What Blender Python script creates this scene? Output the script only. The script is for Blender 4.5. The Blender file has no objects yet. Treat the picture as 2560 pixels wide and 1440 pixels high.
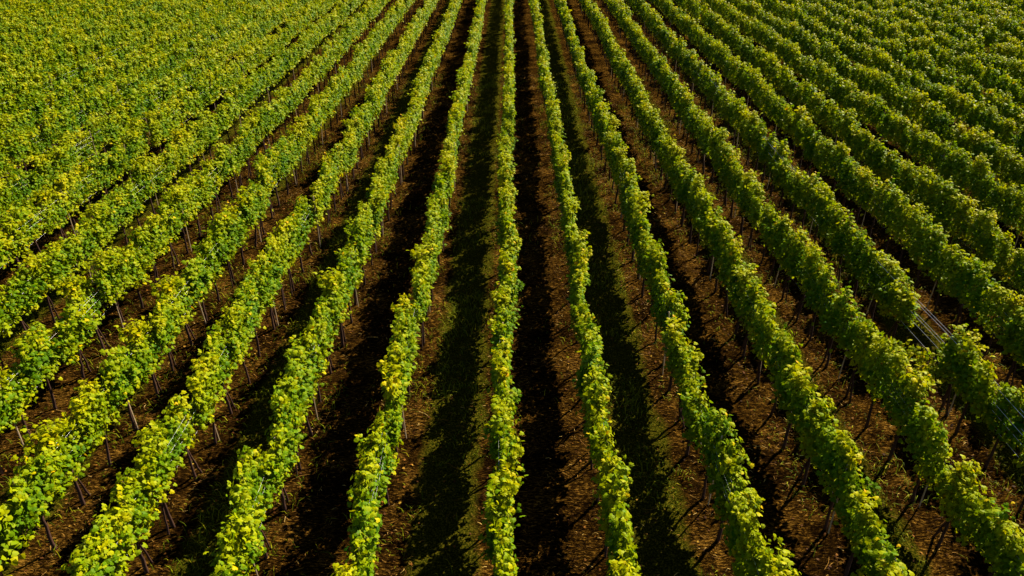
import bpy, math, random
import numpy as np
from mathutils import Vector

# ------------------------------------------------------------------ camera
scene = bpy.context.scene
COL = scene.collection
F_PX, W_PX, H_PX = 1836.0, 2560.0, 1440.0
PITCH = math.radians(30.0)
CAM = np.array([0.0, 0.0, 10.25])
cam_data = bpy.data.cameras.new("camera")
cam_data.sensor_width = 36.0
cam_data.lens = 36.0 * F_PX / W_PX
cam_data.clip_start = 0.1
cam_data.clip_end = 5000
cam = bpy.data.objects.new("camera", cam_data)
cam.location = CAM
cam.rotation_euler = (math.pi / 2 - PITCH, 0, 0)
COL.objects.link(cam)
scene.camera = cam

# ------------------------------------------------------------------ world, sun, exposure
SUN_EL, SUN_AZ = math.radians(39.0), math.radians(44.0)      # azimuth from +Y towards +X
world = bpy.data.worlds.new("World")
scene.world = world
world.use_nodes = True
wn = world.node_tree
sky = wn.nodes.new("ShaderNodeTexSky")
sky.sky_type = 'NISHITA'
sky.sun_disc = False
sky.sun_elevation = SUN_EL
sky.sun_rotation = SUN_AZ
sky.air_density = 0.55
sky.dust_density = 0.3
bg = wn.nodes["Background"]
bg.inputs["Strength"].default_value = 0.05
wn.links.new(sky.outputs[0], bg.inputs["Color"])
sun_data = bpy.data.lights.new("sun", 'SUN')
sun_data.energy = 5.0
sun_data.angle = math.radians(0.5)
sun_data.color = (1.0, 0.90, 0.70)
sun = bpy.data.objects.new("sun", sun_data)
sdir = Vector((math.sin(SUN_AZ) * math.cos(SUN_EL), math.cos(SUN_AZ) * math.cos(SUN_EL), math.sin(SUN_EL)))
sun.rotation_euler = sdir.to_track_quat('Z', 'Y').to_euler()
sun.location = sdir * 60
COL.objects.link(sun)
scene.view_settings.view_transform = 'Standard'
scene.view_settings.look = 'None'
scene.view_settings.exposure = 1.72
scene.view_settings.gamma = 1.0
scene.cycles.max_bounces = 4
scene.cycles.diffuse_bounces = 1
scene.cycles.transmission_bounces = 2

# ------------------------------------------------------------------ helpers
def project(p):
    """World points (n,3) -> pixel u, v of the 2560x1440 photograph and depth."""
    q = np.asarray(p, float) - CAM
    d = q[..., 1] * math.cos(PITCH) - q[..., 2] * math.sin(PITCH)
    up = q[..., 1] * math.sin(PITCH) + q[..., 2] * math.cos(PITCH)
    return 1280 + F_PX * q[..., 0] / d, 720 - F_PX * up / d, d

def build_mesh(name, verts, loops, sizes, mats, mat_idx=None, attrs=None, smooth=False):
    verts = np.ascontiguousarray(verts, np.float32)
    loops = np.ascontiguousarray(loops, np.int32)
    sizes = np.ascontiguousarray(sizes, np.int32)
    me = bpy.data.meshes.new(name)
    me.vertices.add(len(verts))
    me.vertices.foreach_set("co", verts.ravel())
    me.loops.add(len(loops))
    me.loops.foreach_set("vertex_index", loops)
    me.polygons.add(len(sizes))
    starts = np.concatenate([[0], np.cumsum(sizes)[:-1]]).astype(np.int32)
    me.polygons.foreach_set("loop_start", starts)
    for m in mats:
        me.materials.append(m)
    if mat_idx is not None:
        me.polygons.foreach_set("material_index", np.ascontiguousarray(mat_idx, np.int32))
    me.polygons.foreach_set("use_smooth", np.full(len(sizes), bool(smooth)))
    for k, a in (attrs or {}).items():
        at = me.attributes.new(k, 'FLOAT', 'POINT')
        at.data.foreach_set("value", np.ascontiguousarray(a, np.float32))
    me.update(calc_edges=True)
    return me

class Geo:
    """Collects pieces: verts, loops, sizes, material index, per-vertex tint."""
    def __init__(self):
        self.v, self.l, self.s, self.m, self.t, self.n = [], [], [], [], [], 0
    def add(self, v, l, s, mat=0, tint=0.5):
        v = np.asarray(v, np.float32)
        self.v.append(v)
        self.l.append(np.asarray(l, np.int64) + self.n)
        self.s.append(np.asarray(s, np.int64))
        self.m.append(np.full(len(s), mat))
        self.t.append(np.broadcast_to(np.asarray(tint, np.float32), (len(v),)).copy())
        self.n += len(v)
    def arrays(self):
        return (np.concatenate(self.v), np.concatenate(self.l), np.concatenate(self.s),
                np.concatenate(self.m), np.concatenate(self.t))
    def mesh(self, name, mats, smooth=False):
        v, l, s, m, t = self.arrays()
        return build_mesh(name, v, l, s, mats, m, {"tint": t}, smooth)

def tube(pts, radii, sides=6):
    pts = np.asarray(pts, float)
    n = len(pts)
    tan = np.gradient(pts, axis=0)
    tan /= np.linalg.norm(tan, axis=1)[:, None] + 1e-9
    ref = np.where(np.abs(tan[:, 2:3]) > 0.8, np.array([[0, 1.0, 0]]), np.array([[0, 0, 1.0]]))
    a = np.cross(tan, ref); a /= np.linalg.norm(a, axis=1)[:, None] + 1e-9
    b = np.cross(tan, a)
    ang = np.arange(sides) * 2 * math.pi / sides
    ring = a[:, None, :] * np.cos(ang)[None, :, None] + b[:, None, :] * np.sin(ang)[None, :, None]
    v = pts[:, None, :] + ring * np.asarray(radii, float)[:, None, None]
    v = v.reshape(-1, 3)
    loops, sizes = [], []
    for i in range(n - 1):
        for j in range(sides):
            k = (j + 1) % sides
            loops += [i * sides + j, i * sides + k, (i + 1) * sides + k, (i + 1) * sides + j]
            sizes.append(4)
    loops += list(range(sides))[::-1]; sizes.append(sides)
    loops += [(n - 1) * sides + j for j in range(sides)]; sizes.append(sides)
    return v, loops, sizes

LEAF_NEAR = np.array([[0, .36, .05], [0, .04, 0], [.36, -.12, -.07], [.55, .22, -.10], [.37, .42, -.03], [.38, .72, -.10],
                      [.14, .78, -.02], [0, 1.0, -.14], [-.14, .78, -.02], [-.38, .72, -.10], [-.37, .42, -.03], [-.55, .22, -.10], [-.36, -.12, -.07]])
LOOP_NEAR = [[0, i, i + 1 if i < 12 else 1] for i in range(1, 13)]
LEAF_FAR = np.array([[0, 0, .03], [.5, .12, -.09], [.34, .72, -.09], [0, 1.0, -.08], [-.34, .72, -.09], [-.5, .12, -.09]])
LOOP_FAR = [[0, 1, 2, 3], [0, 3, 4, 5]]

def leaves_geo(geo, pos, nrm, tip, size, tint, near, mat=0):
    """Adds one leaf per row of pos: nrm = upper face, tip = direction of its point."""
    nrm = nrm / (np.linalg.norm(nrm, axis=1)[:, None] + 1e-9)
    tip = tip - nrm * np.sum(tip * nrm, 1)[:, None]
    tip /= np.linalg.norm(tip, axis=1)[:, None] + 1e-9
    side = np.cross(tip, nrm)
    T, L = (LEAF_NEAR, LOOP_NEAR) if near else (LEAF_FAR, LOOP_FAR)
    v = (side[:, None, :] * T[None, :, 0:1] + tip[:, None, :] * T[None, :, 1:2] + nrm[:, None, :] * T[None, :, 2:3]) * size[:, None, None] + pos[:, None, :]
    n, k = len(pos), len(T)
    base = (np.arange(n) * k)[:, None]
    flat = np.array([x for f in L for x in f])
    loops = (base + flat[None, :]).ravel()
    sizes = np.tile([len(f) for f in L], n)
    geo.add(v.reshape(-1, 3), loops, sizes, mat, np.repeat(tint, k))

# ------------------------------------------------------------------ materials
def new_mat(name):
    m = bpy.data.materials.new(name)
    m.use_nodes = True
    nt = m.node_tree
    return m, nt, nt.nodes["Principled BSDF"], nt.nodes["Material Output"]

def ramp(nt, stops):
    r = nt.nodes.new("ShaderNodeValToRGB")
    e = r.color_ramp.elements
    while len(e) < len(stops):
        e.new(0.5)
    for i, (p, c) in enumerate(stops):
        e[i].position = p
        e[i].color = (*c, 1)
    return r

def noise(nt, scale, detail=3, rough=0.6, vec=None):
    n = nt.nodes.new("ShaderNodeTexNoise")
    n.inputs["Scale"].default_value = scale
    n.inputs["Detail"].default_value = detail
    n.inputs["Roughness"].default_value = rough
    if vec is not None:
        nt.links.new(vec, n.inputs["Vector"])
    return n

def math_node(nt, op, a, b=None, clamp=False):
    m = nt.nodes.new("ShaderNodeMath")
    m.operation = op
    m.use_clamp = clamp
    for i, x in enumerate((a, b)):
        if x is None:
            continue
        if isinstance(x, (int, float)):
            m.inputs[i].default_value = x
        else:
            nt.links.new(x, m.inputs[i])
    return m.outputs[0]

def leaf_material():
    m, nt, bsdf, out = new_mat("vine_leaf")
    at = nt.nodes.new("ShaderNodeAttribute"); at.attribute_name = "tint"
    geo = nt.nodes.new("ShaderNodeNewGeometry")
    nz = noise(nt, 0.55, 4, 0.65, geo.outputs["Position"])
    shift = math_node(nt, 'MULTIPLY', math_node(nt, 'SUBTRACT', nz.outputs["Fac"], 0.5), 0.6)
    fac = math_node(nt, 'ADD', at.outputs["Fac"], shift, True)
    r1 = ramp(nt, [(0.0, (.024, .082, .0015)), (0.22, (.085, .155, .0008)), (0.48, (.230, .250, .0004)), (0.80, (.400, .320, .0004)), (1.0, (.480, .260, .002))])
    r2 = ramp(nt, [(0.0, (.085, .200, .001)), (0.25, (.200, .310, .001)), (0.50, (.400, .420, .001)), (0.80, (.540, .420, .001)), (1.0, (.520, .280, .003))])
    nt.links.new(fac, r1.inputs[0]); nt.links.new(fac, r2.inputs[0])
    nt.links.new(r1.outputs[0], bsdf.inputs["Base Color"])
    bsdf.inputs["Roughness"].default_value = 0.5
    bsdf.inputs["Specular IOR Level"].default_value = 0.04
    tr = nt.nodes.new("ShaderNodeBsdfTranslucent")
    nt.links.new(r2.outputs[0], tr.inputs["Color"])
    mix = nt.nodes.new("ShaderNodeMixShader")
    mix.inputs[0].default_value = 0.28
    nt.links.new(bsdf.outputs[0], mix.inputs[1])
    nt.links.new(tr.outputs[0], mix.inputs[2])
    nt.links.new(mix.outputs[0], out.inputs["Surface"])
    return m

def bark_material(name, c1, c2, scale=25):
    m, nt, bsdf, out = new_mat(name)
    geo = nt.nodes.new("ShaderNodeNewGeometry")
    nz = noise(nt, scale, 4, 0.7, geo.outputs["Position"])
    r = ramp(nt, [(0.3, c1), (0.7, c2)])
    nt.links.new(nz.outputs["Fac"], r.inputs[0])
    nt.links.new(r.outputs[0], bsdf.inputs["Base Color"])
    bsdf.inputs["Roughness"].default_value = 0.85
    bsdf.inputs["Specular IOR Level"].default_value = 0.2
    return m

def steel_material():
    m, nt, bsdf, out = new_mat("trellis_steel")
    bsdf.inputs["Base Color"].default_value = (.6, .6, .6, 1)
    bsdf.inputs["Metallic"].default_value = 0.15
    bsdf.inputs["Roughness"].default_value = 0.5
    return m

def tint_material(name, stops, rough=0.8, transl=0.0):
    m, nt, bsdf, out = new_mat(name)
    at = nt.nodes.new("ShaderNodeAttribute"); at.attribute_name = "tint"
    r = ramp(nt, stops)
    nt.links.new(at.outputs["Fac"], r.inputs[0])
    nt.links.new(r.outputs[0], bsdf.inputs["Base Color"])
    bsdf.inputs["Roughness"].default_value = rough
    bsdf.inputs["Specular IOR Level"].default_value = 0.05
    if transl:
        tr = nt.nodes.new("ShaderNodeBsdfTranslucent")
        nt.links.new(r.outputs[0], tr.inputs["Color"])
        mix = nt.nodes.new("ShaderNodeMixShader"); mix.inputs[0].default_value = transl
        nt.links.new(bsdf.outputs[0], mix.inputs[1]); nt.links.new(tr.outputs[0], mix.inputs[2])
        nt.links.new(mix.outputs[0], out.inputs["Surface"])
    return m

# ------------------------------------------------------------------ layout of the vineyard
K_MIN, K_MAX = -34, 36
ROWS = {-4: -7.98, -3: -6.05, -2: -4.15, -1: -2.22, 0: -.18, 1: 1.66, 2: 3.56, 3: 5.58, 4: 7.42, 5: 9.27, 6: 11.15, 7: 13.05}
def row_x(k):
    """Where each row stands: hand-planted, so the alleys are not all equally wide."""
    if k in ROWS:
        return ROWS[k]
    return ROWS[7] + 1.93 * (k - 7) if k > 7 else ROWS[-4] + 1.95 * (k + 4)
def row_of(x):
    ks = np.arange(-60, 61)
    return np.interp(x, [row_x(int(q)) for q in ks], ks)
VINE_STEP = 1.05
Y_NEAR, Y_FAR = 2.5, 96.0
GAP_ROW, GAP_Y0, GAP_Y1 = 5, 12.8, 14.6

def ground_material():
    m, nt, bsdf, out = new_mat("vineyard_soil")
    at = nt.nodes.new("ShaderNodeAttribute"); at.attribute_name = "tint"      # 1 = sward, 0 = tilled soil
    geo = nt.nodes.new("ShaderNodeNewGeometry")
    P = geo.outputs["Position"]
    mp = nt.nodes.new("ShaderNodeMapping"); mp.inputs["Scale"].default_value = (0.5, 1.6, 1.0)
    nt.links.new(P, mp.inputs["Vector"])
    n1 = noise(nt, 20.0, 6, 0.82, mp.outputs[0])
    n2 = noise(nt, 1.1, 4, 0.6, P)
    n3 = noise(nt, 30.0, 3, 0.7, P)
    patch = noise(nt, .8, 4, .65, P)
    soil_in = math_node(nt, 'ADD', n1.outputs["Fac"], math_node(nt, 'MULTIPLY', math_node(nt, 'SUBTRACT', patch.outputs["Fac"], .5), .34))
    soil = ramp(nt, [(0.40, (.0012, .0006, .0003)), (0.51, (.008, .0037, .0008)), (0.58, (.044, .0205, .0026)), (0.68, (.215, .110, .016))])
    nt.links.new(soil_in, soil.inputs[0])
    grass = ramp(nt, [(0.36, (.003, .005, .0003)), (0.5, (.020, .022, .0012)), (0.64, (.085, .065, .005))])
    nt.links.new(n3.outputs["Fac"], grass.inputs[0])
    sep = math_node(nt, 'ADD', at.outputs["Fac"], math_node(nt, 'MULTIPLY', math_node(nt, 'SUBTRACT', n2.outputs["Fac"], 0.5), 1.4), False)
    msk = nt.nodes.new("ShaderNodeMapRange")
    msk.inputs[1].default_value = 0.35; msk.inputs[2].default_value = 0.75
    nt.links.new(sep, msk.inputs[0])
    mix = nt.nodes.new("ShaderNodeMix"); mix.data_type = 'RGBA'
    nt.links.new(msk.outputs[0], mix.inputs[0])
    nt.links.new(soil.outputs[0], mix.inputs[6]); nt.links.new(grass.outputs[0], mix.inputs[7])
    nt.links.new(mix.outputs[2], bsdf.inputs["Base Color"])
    bsdf.inputs["Roughness"].default_value = 1.0
    bsdf.inputs["Specular IOR Level"].default_value = 0.0
    bump = nt.nodes.new("ShaderNodeBump"); bump.inputs["Strength"].default_value = 0.9; bump.inputs["Distance"].default_value = 0.05
    nt.links.new(n1.outputs["Fac"], bump.inputs["Height"])
    nt.links.new(bump.outputs[0], bsdf.inputs["Normal"])
    return m

def sward_amount(x):
    """0..1: how much of the alley at x is grassed (every second alley is tilled)."""
    x = np.asarray(x, float)
    k = row_of(x)
    ki = np.floor(k).astype(int)
    fr = k - ki
    grassed = (ki % 2 != 0)
    mid = np.clip((0.5 - np.abs(fr - 0.5) - .10) / 0.20, 0, 1)
    return np.where(grassed, 0.06 + 0.85 * mid, 0.12 * (1 - mid))

rng = np.random.default_rng(11)
# smooth random height field for the clods, a lattice sampled bilinearly
_lat = [np.random.default_rng(s).random((256, 256)) for s in (1, 2, 3)]
def lattice(x, y, cell, which):
    g = _lat[which]
    u, v = np.asarray(x) / cell, np.asarray(y) / cell
    i, j = np.floor(u).astype(int), np.floor(v).astype(int)
    fu, fv = u - i, v - j
    fu, fv = fu * fu * (3 - 2 * fu), fv * fv * (3 - 2 * fv)
    i0, i1, j0, j1 = i % 256, (i + 1) % 256, j % 256, (j + 1) % 256
    return (g[i0, j0] * (1 - fu) + g[i1, j0] * fu) * (1 - fv) + (g[i0, j1] * (1 - fu) + g[i1, j1] * fu) * fv - 0.5

def ground_z(x, y):
    return 0.09 * lattice(x, y, 0.9, 0) + 0.08 * lattice(x, y, 0.30, 1) + 0.07 * lattice(x, y, 0.17, 2) - 0.03

def stretch(a, b, step, lo, hi):
    core = np.arange(a, b + step * .5, step)
    out, s, p = [], step, b
    while p < hi:
        s *= 1.25; p += s; out.append(p)
    pre, s, p = [], step, a
    while p > lo:
        s *= 1.25; p -= s; pre.append(p)
    return np.array(pre[::-1] + list(core) + out)

def make_ground():
    xs = stretch(-15, 15, .085, -1500, 1500)
    ys = stretch(6.5, 32, .085, -1500, 1800)
    X, Y = np.meshgrid(xs, ys, indexing='ij')
    Z = ground_z(X, Y)
    nx, ny = len(xs), len(ys)
    idx = np.arange(nx * ny).reshape(nx, ny)
    q = np.stack([idx[:-1, :-1], idx[1:, :-1], idx[1:, 1:], idx[:-1, 1:]], -1).reshape(-1, 4)
    v = np.stack([X, Y, Z], -1).reshape(-1, 3)
    me = build_mesh("ground", v, q.ravel(), np.full(len(q), 4), [ground_material()], None, {"tint": sward_amount(X.ravel())}, True)
    o = bpy.data.objects.new("ground", me)
    o["kind"] = "structure"
    o["label"] = "brown tilled soil and sparse grass between the vine rows"
    COL.objects.link(o)
make_ground()

# ------------------------------------------------------------------ grapevines
M_LEAF = leaf_material()
M_BARK = bark_material("vine_bark", (.018, .007, .005), (.060, .026, .016))
M_SHOOT = bark_material("vine_shoot", (.10, .07, .02), (.19, .11, .035), 8)

def vine_parts(seed, n_leaf, near, size_mul=1.0, sprawl=False):
    """Two Geo: trunk (with its arched canes) and foliage (shoots and leaves), rooted at the origin, row along Y."""
    r = np.random.default_rng(seed)
    trunk, fol = Geo(), Geo()
    sides = 7 if near else 4
    head = np.array([r.normal(0, .03), r.normal(0, .05), r.uniform(.80, .92)])
    for t in range(2 if (near and r.random() < .5) else 1):
        foot = np.array([r.normal(0, .02), 0.24 * t, -0.08])
        n = 8 if near else 3
        s = np.linspace(0, 1, n)[:, None]
        p = foot + (head - foot) * s
        p[1:-1, :2] += r.normal(0, .006, (n - 2, 2))
        rad = np.linspace(.034, .022, n) * (1 if t == 0 else .65) * r.uniform(.85, 1.15)
        trunk.add(*tube(p, rad, sides), 0)
    for sgn in (-1, 1):
        s = np.linspace(0, 1, 6 if near else 3)[:, None]
        end = head + np.array([r.normal(0, .02), sgn * r.uniform(.42, .55), r.uniform(-.03, .08)])
        p = head + (end - head) * s
        p[:, 2:] += .10 * np.sin(s * math.pi)
        trunk.add(*tube(p, np.linspace(.014, .008, len(s)), 5 if near else 3), 0)
    top = r.uniform(1.86, 2.14)
    n_shoot = int(r.integers(8, 11))
    per = int(n_leaf * .8 / n_shoot)
    lean = r.normal(0, .05)
    for i in range(n_shoot):
        y0 = (i + .5) / n_shoot * 1.04 - .52 + r.normal(0, .03)
        hook = r.random()
        base = np.array([head[0] * .5, y0, .90])
        # shoot tops bulge in the middle of the vine, so each vine reads as a rounded mound
        ht = top - .36 * abs(y0 / .5) ** 2.4 + r.normal(0, .06)
        dx = lean + r.normal(0, .04)
        if sprawl:
            ht = r.uniform(.55, .95); dx = r.normal(-.45, .25)
        m = 9
        s = np.linspace(0, 1, m)
        px = base[0] + dx * s + r.normal(0, .02, m)
        py = base[1] + r.normal(0, .10) * s + r.normal(0, .015, m)
        pz = base[2] + (ht - base[2]) * s
        if hook < .22:                                   # tip bends over the top wire
            d = np.sign(dx + 1e-3) * np.clip(s - .75, 0, 1)
            px += d * .7; pz -= np.clip(s - .8, 0, 1) ** 2 * 3.0
        P = np.stack([px, py, pz], 1)
        if near:
            fol.add(*tube(P, np.linspace(.006, .003, m), 3), 1, .5)
        u = np.clip(r.random(per) ** .85, 0, 1) * (m - 1)
        a = np.minimum(u.astype(int), m - 2); fr = (u - a)[:, None]
        c = P[a] * (1 - fr) + P[a + 1] * fr
        w = .080 - .034 * (u / (m - 1))
        off = np.stack([r.normal(0, 1, per) * w, r.normal(0, .09, per), r.normal(-.02, .05, per)], 1)
        place_leaves(fol, r, c + off, r.normal(.05, .08), size_mul, near)
    # laterals and skirt: leaves in clumps on both flanks and over the top
    n_rest = n_leaf - per * n_shoot
    n_cl = 9
    cy = r.uniform(-.43, .43, n_cl); cz = r.uniform(.88, 1.95, n_cl) if not sprawl else r.uniform(.45, .85, n_cl)
    cx = r.choice([-1, 1], n_cl) * r.uniform(.04, .11, n_cl)
    ci = r.integers(0, n_cl, n_rest)
    pos = np.stack([cx[ci], cy[ci], cz[ci]], 1) + r.normal(0, 1, (n_rest, 3)) * np.array([.04, .085, .085])
    place_leaves(fol, r, pos, r.normal(.05, .09, n_cl)[ci], size_mul, near)
    return trunk, fol

def place_leaves(geo, r, pos, bias, size_mul, near):
    n = len(pos)
    if n == 0:
        return
    out = np.stack([np.sign(pos[:, 0] + r.normal(0, .06, n)) * r.uniform(.25, 1.0, n), r.normal(0, .35, n), np.zeros(n)], 1)
    high = np.clip((pos[:, 2] - 1.45) / .45, 0, 1)
    nrm = out * (1 - .45 * high)[:, None] + np.array([0, 0, 1.0]) * r.uniform(.25, 1.1, n)[:, None] + r.normal(0, .44, (n, 3))
    tip = out * .7 + np.array([0, 0, -1.0]) * r.uniform(.2, 1.2, n)[:, None] + r.normal(0, .4, (n, 3))
    size = r.uniform(.050, .105, n) * size_mul
    low = np.clip((1.15 - pos[:, 2]) / .4, 0, 1)
    # older leaves low on shoots are yellower; tops too, with sunlit brightness painted in
    tint = np.clip(.09 + bias + .26 * r.beta(2.5, 3.0, n) + .42 * low * r.random(n) + .27 * high * r.uniform(.4, 1, n) + np.where(r.random(n) < .006, .5, 0), 0, 1)
    leaves_geo(geo, pos, nrm, tip, size, tint, near)

def ordinal(n):
    small = ["zeroth", "first", "second", "third", "fourth", "fifth", "sixth", "seventh", "eighth", "ninth", "tenth", "eleventh", "twelfth",
             "thirteenth", "fourteenth", "fifteenth", "sixteenth", "seventeenth", "eighteenth", "nineteenth", "twentieth"]
    tens = {2: "twenty", 3: "thirty", 4: "forty"}
    if n <= 20:
        return small[n]
    if n % 10 == 0:
        return {30: "thirtieth", 40: "fortieth"}[n]
    return tens[n // 10] + "-" + small[n % 10]

def row_name(k):
    if k == 0:
        return "the straight middle row"
    side = "right" if k > 0 else "left"
    n = abs(k)
    return f"the {ordinal(n)} row {side} of the middle row"

def wander(k, y):
    """Slow sideways drift of row k, shared by its vines, stakes and wires."""
    return 0.14 * lattice(np.full(np.shape(y), k * 7.3), y, 6.0, 0)

# every planting spot
spots = []
for k in range(K_MIN, K_MAX + 1):
    rr = np.random.default_rng(500 + k)
    phase = rr.uniform(0, VINE_STEP)
    y = Y_NEAR + phase
    gap_done = False
    while y < Y_FAR:
        x = row_x(k) + wander(k, y) + rr.normal(0, .025)
        yy = y + rr.normal(0, .03)
        y += VINE_STEP
        low = False
        if k == GAP_ROW and GAP_Y0 - .6 < yy < GAP_Y1 + .6:  # the failed vine: bare wires over a low sprawling plant
            if gap_done:
                continue
            gap_done = True
            yy = 13.25; x = row_x(k) + wander(k, 13.25) - .12; low = True
            y = 14.92 + VINE_STEP
            extra = [dict(k=k, x=row_x(k) + float(wander(k, q)), y=q, low=False) for q in (12.5, 15.0)]
        if rr.random() < 0.004 and y > 26:            # a missing vine here and there
            continue
        for e in (extra if low else []) + [dict(k=k, x=x, y=yy, low=low)]:
            ex, ey = e["x"], e["y"]
            us, vs, ds = project(np.array([[ex, ey - .45, 1.9], [ex, ey + .45, 1.9], [ex, ey, 1.3], [ex, ey, .8]]))
            if ds.min() < 1.5:
                continue
            inside = bool(np.any((us > 2) & (us < 2558) & (vs > 2) & (vs < 1438)))
            margin = (us.mean() > -500) and (us.mean() < 2560 + 900) and vs.min() < 1440 + 500
            if inside or margin:
                spots.append(dict(e, d=float(ds.mean()), inside=inside, u=float(us[2]), v=float(vs[2])))

N_NEAR = 300
inside = sorted([s for s in spots if s["inside"]], key=lambda s: s["d"])
near_set = {id(s) for s in inside[:N_NEAR]}
near_spots = [s for s in spots if id(s) in near_set]
rest_spots = [s for s in spots if id(s) not in near_set]

N_VAR = 20
variants = []
for i in range(N_VAR):
    t, f = vine_parts(100 + i, 1250, True)
    variants.append((t.mesh("trunk", [M_BARK], True), f.mesh("foliage", [M_LEAF, M_SHOOT])))
ts, fs = vine_parts(777, 300, True, 1.0, True)
sprawl_mesh = (ts.mesh("trunk", [M_BARK], True), fs.mesh("foliage", [M_LEAF, M_SHOOT]))

GROUP = "grapevines trained along the trellis rows"
count = {}
rv = random.Random(4)
for s in sorted(near_spots, key=lambda s: (s["k"], s["y"])):
    k = s["k"]
    n = count.get(k, 0) + 1
    count[k] = n
    root = bpy.data.objects.new("grapevine", None)
    root.empty_display_size = 0.2
    COL.objects.link(root)
    root.location = (s["x"], s["y"], float(ground_z(s["x"], s["y"])))
    root.rotation_euler = (rv.gauss(0, .02), rv.gauss(0, .03), rv.choice([0, math.pi]) + rv.gauss(0, .06))
    zc = rv.uniform(.90, 1.06)
    root.scale = (rv.uniform(.85, 1.15), rv.uniform(.94, 1.05), zc)
    root["category"] = "grapevine"
    root["group"] = GROUP
    # which edge of the photograph the row enters at
    first_v = s["v"] if n == 1 else count[(k, "v")]
    first_u = s["u"] if n == 1 else count[(k, "u")]
    count[(k, "v")], count[(k, "u")] = first_v, first_u
    edge = "left edge" if first_u < 90 and first_v < 1330 else "right edge" if first_u > 2470 and first_v < 1330 else "bottom edge"
    look = "sunlit" if k < 0 else "bright" if k == 0 else "dark-flanked"
    near_gap = s["low"]
    if near_gap:
        root["label"] = "stunted grapevine sprawling low in the gap under the bare wires"
    else:
        root["label"] = f"{look} grapevine in {row_name(k)}, {ordinal(n)} from the {edge}"
    tm, fm = sprawl_mesh if near_gap else variants[rv.randrange(N_VAR)]
    for nm, me in (("trunk", tm), ("foliage", fm)):
        o = bpy.data.objects.new(nm, me)
        o.parent = root
        COL.objects.link(o)
    if near_gap:
        root.rotation_euler[2] = 0.05

def bulk_vines():
    r = np.random.default_rng(9)
    mids = [vine_parts(300 + i, 820, False, 1.2) for i in range(12)]
    fars = [vine_parts(340 + i, 520, False, 1.35) for i in range(10)]
    pack = lambda pr: (pr[0].arrays(), pr[1].arrays())
    mids, fars = [pack(p) for p in mids], [pack(p) for p in fars]
    V, L, S, Mi, T, n = [], [], [], [], [], 0
    for s in rest_spots:
        src = mids if s["d"] < 48 else fars
        tr, fo = src[r.integers(len(src))]
        sg = r.choice([-1.0, 1.0])
        sc = np.array([r.uniform(.88, 1.12), r.uniform(.94, 1.05), r.uniform(.90, 1.06)])
        gz = float(ground_z(s["x"], s["y"]))
        for arr, mat in ((tr, 1), (fo, 0)):
            v, l, sz, m, t = arr
            v = v * sc * np.array([sg, sg, 1.0]) + np.array([s["x"], s["y"], gz])
            V.append(v.astype(np.float32)); L.append(l + n); S.append(sz)
            Mi.append(np.full(len(sz), mat)); T.append(t)
            n += len(v)
    me = build_mesh("distant_grapevines", np.concatenate(V), np.concatenate(L), np.concatenate(S), [M_LEAF, M_BARK],
                    np.concatenate(Mi), {"tint": np.concatenate(T)})
    o = bpy.data.objects.new("distant_grapevines", me)
    o["kind"] = "stuff"
    o["label"] = "long converging rows of yellow-green grapevines filling the far part of the vineyard"
    o["category"] = "grapevines"
    COL.objects.link(o)
bulk_vines()

# ------------------------------------------------------------------ trellises: steel stakes and wires, one per row
M_STEEL = steel_material()
M_STAKE = bark_material("stake_wood", (.30, .21, .12), (.46, .34, .21), 12)
WIRES = [(.04, 1.58), (-.04, 1.58), (.04, 1.28), (-.04, 1.28), (.0, 1.08), (.0, .82)]
def make_trellis(k):
    r = np.random.default_rng(900 + k)
    x = row_x(k)
    root = bpy.data.objects.new("vine_trellis", None)
    root.location = (x, 4.0, 0)
    root.empty_display_size = 0.3
    COL.objects.link(root)
    root["category"] = "trellis"
    root["group"] = "trellises holding up the vine rows"
    if k == GAP_ROW:
        root["label"] = "trellis whose shiny wires hang bare across the gap between two vines"
    else:
        root["label"] = f"trellis of pale stakes and thin wires inside {row_name(k)}"
    y0, y1 = 0.0, 44.0
    for (wx, wz) in WIRES:
        if k != GAP_ROW:
            wz -= .12 * (wz > 1.5)
        m = 48
        yy = np.linspace(y0, y1, m)
        sag = np.sin((yy / 4.4) * math.pi) ** 2 * -.02
        P = np.stack([wx + wander(k, yy + 4.0), yy, wz + sag], 1)
        g = Geo(); g.add(*tube(P, np.full(m, .0046 if k == GAP_ROW else .0008), 4))
        o = bpy.data.objects.new("wire", g.mesh("wire", [M_STEEL])); o.parent = root
        COL.objects.link(o)
    y = r.uniform(.5, 4.0)
    while y < y1:
        xx = r.normal(.04, .03) + float(wander(k, y + 4.0))
        u, v, d = project(np.array([x + xx, y + 4.0, .4]))
        if -60 < u < 2620 and v < 1520 and d < 42 and not (k == GAP_ROW and GAP_Y0 - .3 < y + 4 < GAP_Y1):
            top = np.array([xx + r.normal(0, .04), y + r.normal(0, .06), 1.68])
            foot = np.array([xx, y, -.12])
            g = Geo(); g.add(*tube(np.stack([foot, (foot + top) / 2, top]), [.015, .014, .013], 6))
            o = bpy.data.objects.new("stake", g.mesh("stake", [M_STAKE])); o.parent = root
            COL.objects.link(o)
        y += 4.4 + r.normal(0, .25)
for k in range(-11, 11):
    make_trellis(k)

# ------------------------------------------------------------------ ground cover
def in_view(x, y, pad=60):
    u, v, d = project(np.stack([x, y, np.zeros_like(x)], 1))
    return (u > -pad) & (u < 2560 + pad) & (v < 1440 + pad)

def scatter(n, seed, ymax=42):
    r = np.random.default_rng(seed)
    y = r.uniform(6.8, ymax, n) ; x = r.uniform(-24, 24, n)
    keep = in_view(x, y)
    return r, x[keep], y[keep]

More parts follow.
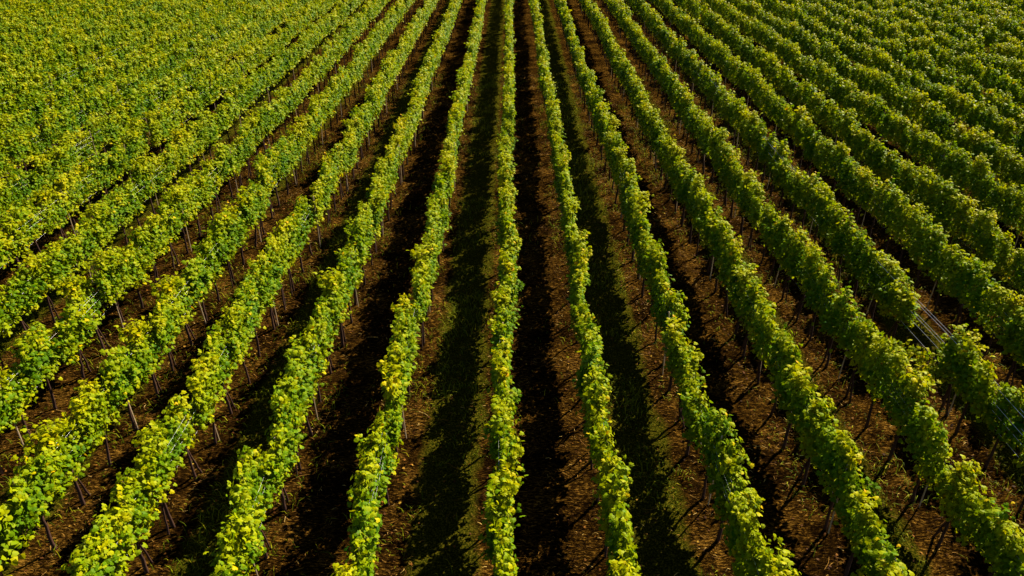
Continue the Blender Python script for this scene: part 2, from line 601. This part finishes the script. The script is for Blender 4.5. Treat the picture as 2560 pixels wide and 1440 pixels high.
def strips(geo, base, dirn, length, width, lift, tint):
    """Thin bowed slivers: base point, horizontal direction, length, width, arch."""
    n = len(base)
    side = np.stack([-dirn[:, 1], dirn[:, 0], np.zeros(n)], 1)
    mid = base + dirn * (length * .5)[:, None] + np.array([0, 0, 1.0]) * lift[:, None] + side * (np.random.default_rng(5).normal(0, .10, n) * length)[:, None]
    end = base + dirn * length[:, None]
    v = np.stack([base - side * width[:, None], base + side * width[:, None], mid + side * width[:, None] + [0, 0, .004], mid - side * width[:, None],
                  end + side * width[:, None] * .5, end - side * width[:, None] * .5], 1)
    flat = np.array([0, 1, 2, 3, 3, 2, 4, 5])
    loops = ((np.arange(n) * 6)[:, None] + flat[None]).ravel()
    geo.add(v.reshape(-1, 3), loops, np.full(n * 2, 4), 0, np.repeat(tint, 6))

def add_stuff(name, label, geo, mat):
    o = bpy.data.objects.new(name, geo.mesh(name, [mat]))
    o["kind"] = "stuff"; o["label"] = label
    COL.objects.link(o)

def make_cover():
    # dry prunings and straw
    r, x, y = scatter(190000, 21)
    keep = r.random(len(x)) < np.where(sward_amount(x) < .5, .55, .30) * np.clip(.7 + 2.4 * lattice(x, y, .7, 0), .08, 1)
    x, y = x[keep], y[keep]; n = len(x)
    a = np.where(r.random(n) < .6, r.normal(0, .5, n), r.uniform(0, math.pi, n)) + np.where(r.random(n) < .5, math.pi, 0)
    d = np.stack([np.cos(a), np.sin(a), np.zeros(n)], 1)
    z = ground_z(x, y) + .012
    g = Geo()
    strips(g, np.stack([x, y, z], 1), d, r.uniform(.05, .12, n) * np.where(r.random(n) < .06, 3, 1), r.uniform(.0025, .0055, n), r.uniform(.0, .035, n), r.random(n))
    add_stuff("dry_prunings", "dry cut canes and straw strewn on the brown soil", g,
              tint_material("dry_cane", [(0, (.015, .006, .0015)), (.45, (.055, .022, .004)), (.88, (.210, .108, .019)), (1, (.420, .290, .090))]))
    # fallen leaves
    r, x, y = scatter(22000, 22)
    k = row_of(x)
    near_row = np.abs(k - np.round(k))
    keep = r.random(len(x)) < np.exp(-(near_row / .26) ** 2) + .12
    x, y = x[keep], y[keep]; n = len(x)
    g = Geo()
    leaves_geo(g, np.stack([x, y, ground_z(x, y) + .02], 1), np.array([0, 0, 1.0]) + r.normal(0, .4, (n, 3)), r.normal(0, 1, (n, 3)),
               r.uniform(.03, .06, n), r.random(n), False)
    add_stuff("fallen_leaves", "brown and orange fallen vine leaves on the soil", g,
              tint_material("dead_leaf", [(0, (.020, .007, .002)), (.55, (.070, .024, .004)), (.85, (.17, .065, .008)), (1, (.30, .19, .02))], .7, .15))
    # grass in every second alley
    r, x, y = scatter(330000, 23)
    sw = sward_amount(x)
    tuft = np.clip(.42 + 1.8 * lattice(x, y, 1.3, 1) + 1.6 * lattice(x, y, .35, 2), 0, 1)
    keep = r.random(len(x)) < np.where(sw > .05, .25 + .75 * sw, .10 * (tuft > .75)) * tuft
    x, y = x[keep], y[keep]; n = len(x)
    a = r.uniform(0, 2 * math.pi, n)
    d = np.stack([np.cos(a), np.sin(a), np.zeros(n)], 1)
    side = np.stack([-d[:, 1], d[:, 0], np.zeros(n)], 1)
    h = r.uniform(.05, .15, n) * (1 + .9 * np.clip(lattice(x, y, 1.3, 1) * 2, 0, 1)); w = r.uniform(.004, .010, n)
    b = np.stack([x, y, ground_z(x, y) - .01], 1)
    mid = b + d * (h * .3)[:, None] + np.array([0, 0, 1.0]) * (h * .7)[:, None]
    tip = b + d * (h * r.uniform(.6, 1.3, n))[:, None] + np.array([0, 0, 1.0]) * (h * r.uniform(.6, 1.0, n))[:, None]
    v = np.stack([b - side * w[:, None], b + side * w[:, None], mid + side * w[:, None] * .8, mid - side * w[:, None] * .8, tip], 1)
    flat = np.array([0, 1, 2, 3, 3, 2, 4])
    loops = ((np.arange(n) * 5)[:, None] + flat[None]).ravel()
    g = Geo()
    g.add(v.reshape(-1, 3), loops, np.tile([4, 3], n), 0, np.repeat(np.clip(r.random(n) * .7 + .3 * r.random(n), 0, 1), 5))
    add_stuff("grass", "short olive grass growing in every second alley between the rows", g,
              tint_material("alley_grass", [(0, (.012, .026, .0008)), (.5, (.095, .125, .002)), (1, (.28, .25, .005))], .7, .25))
make_cover()
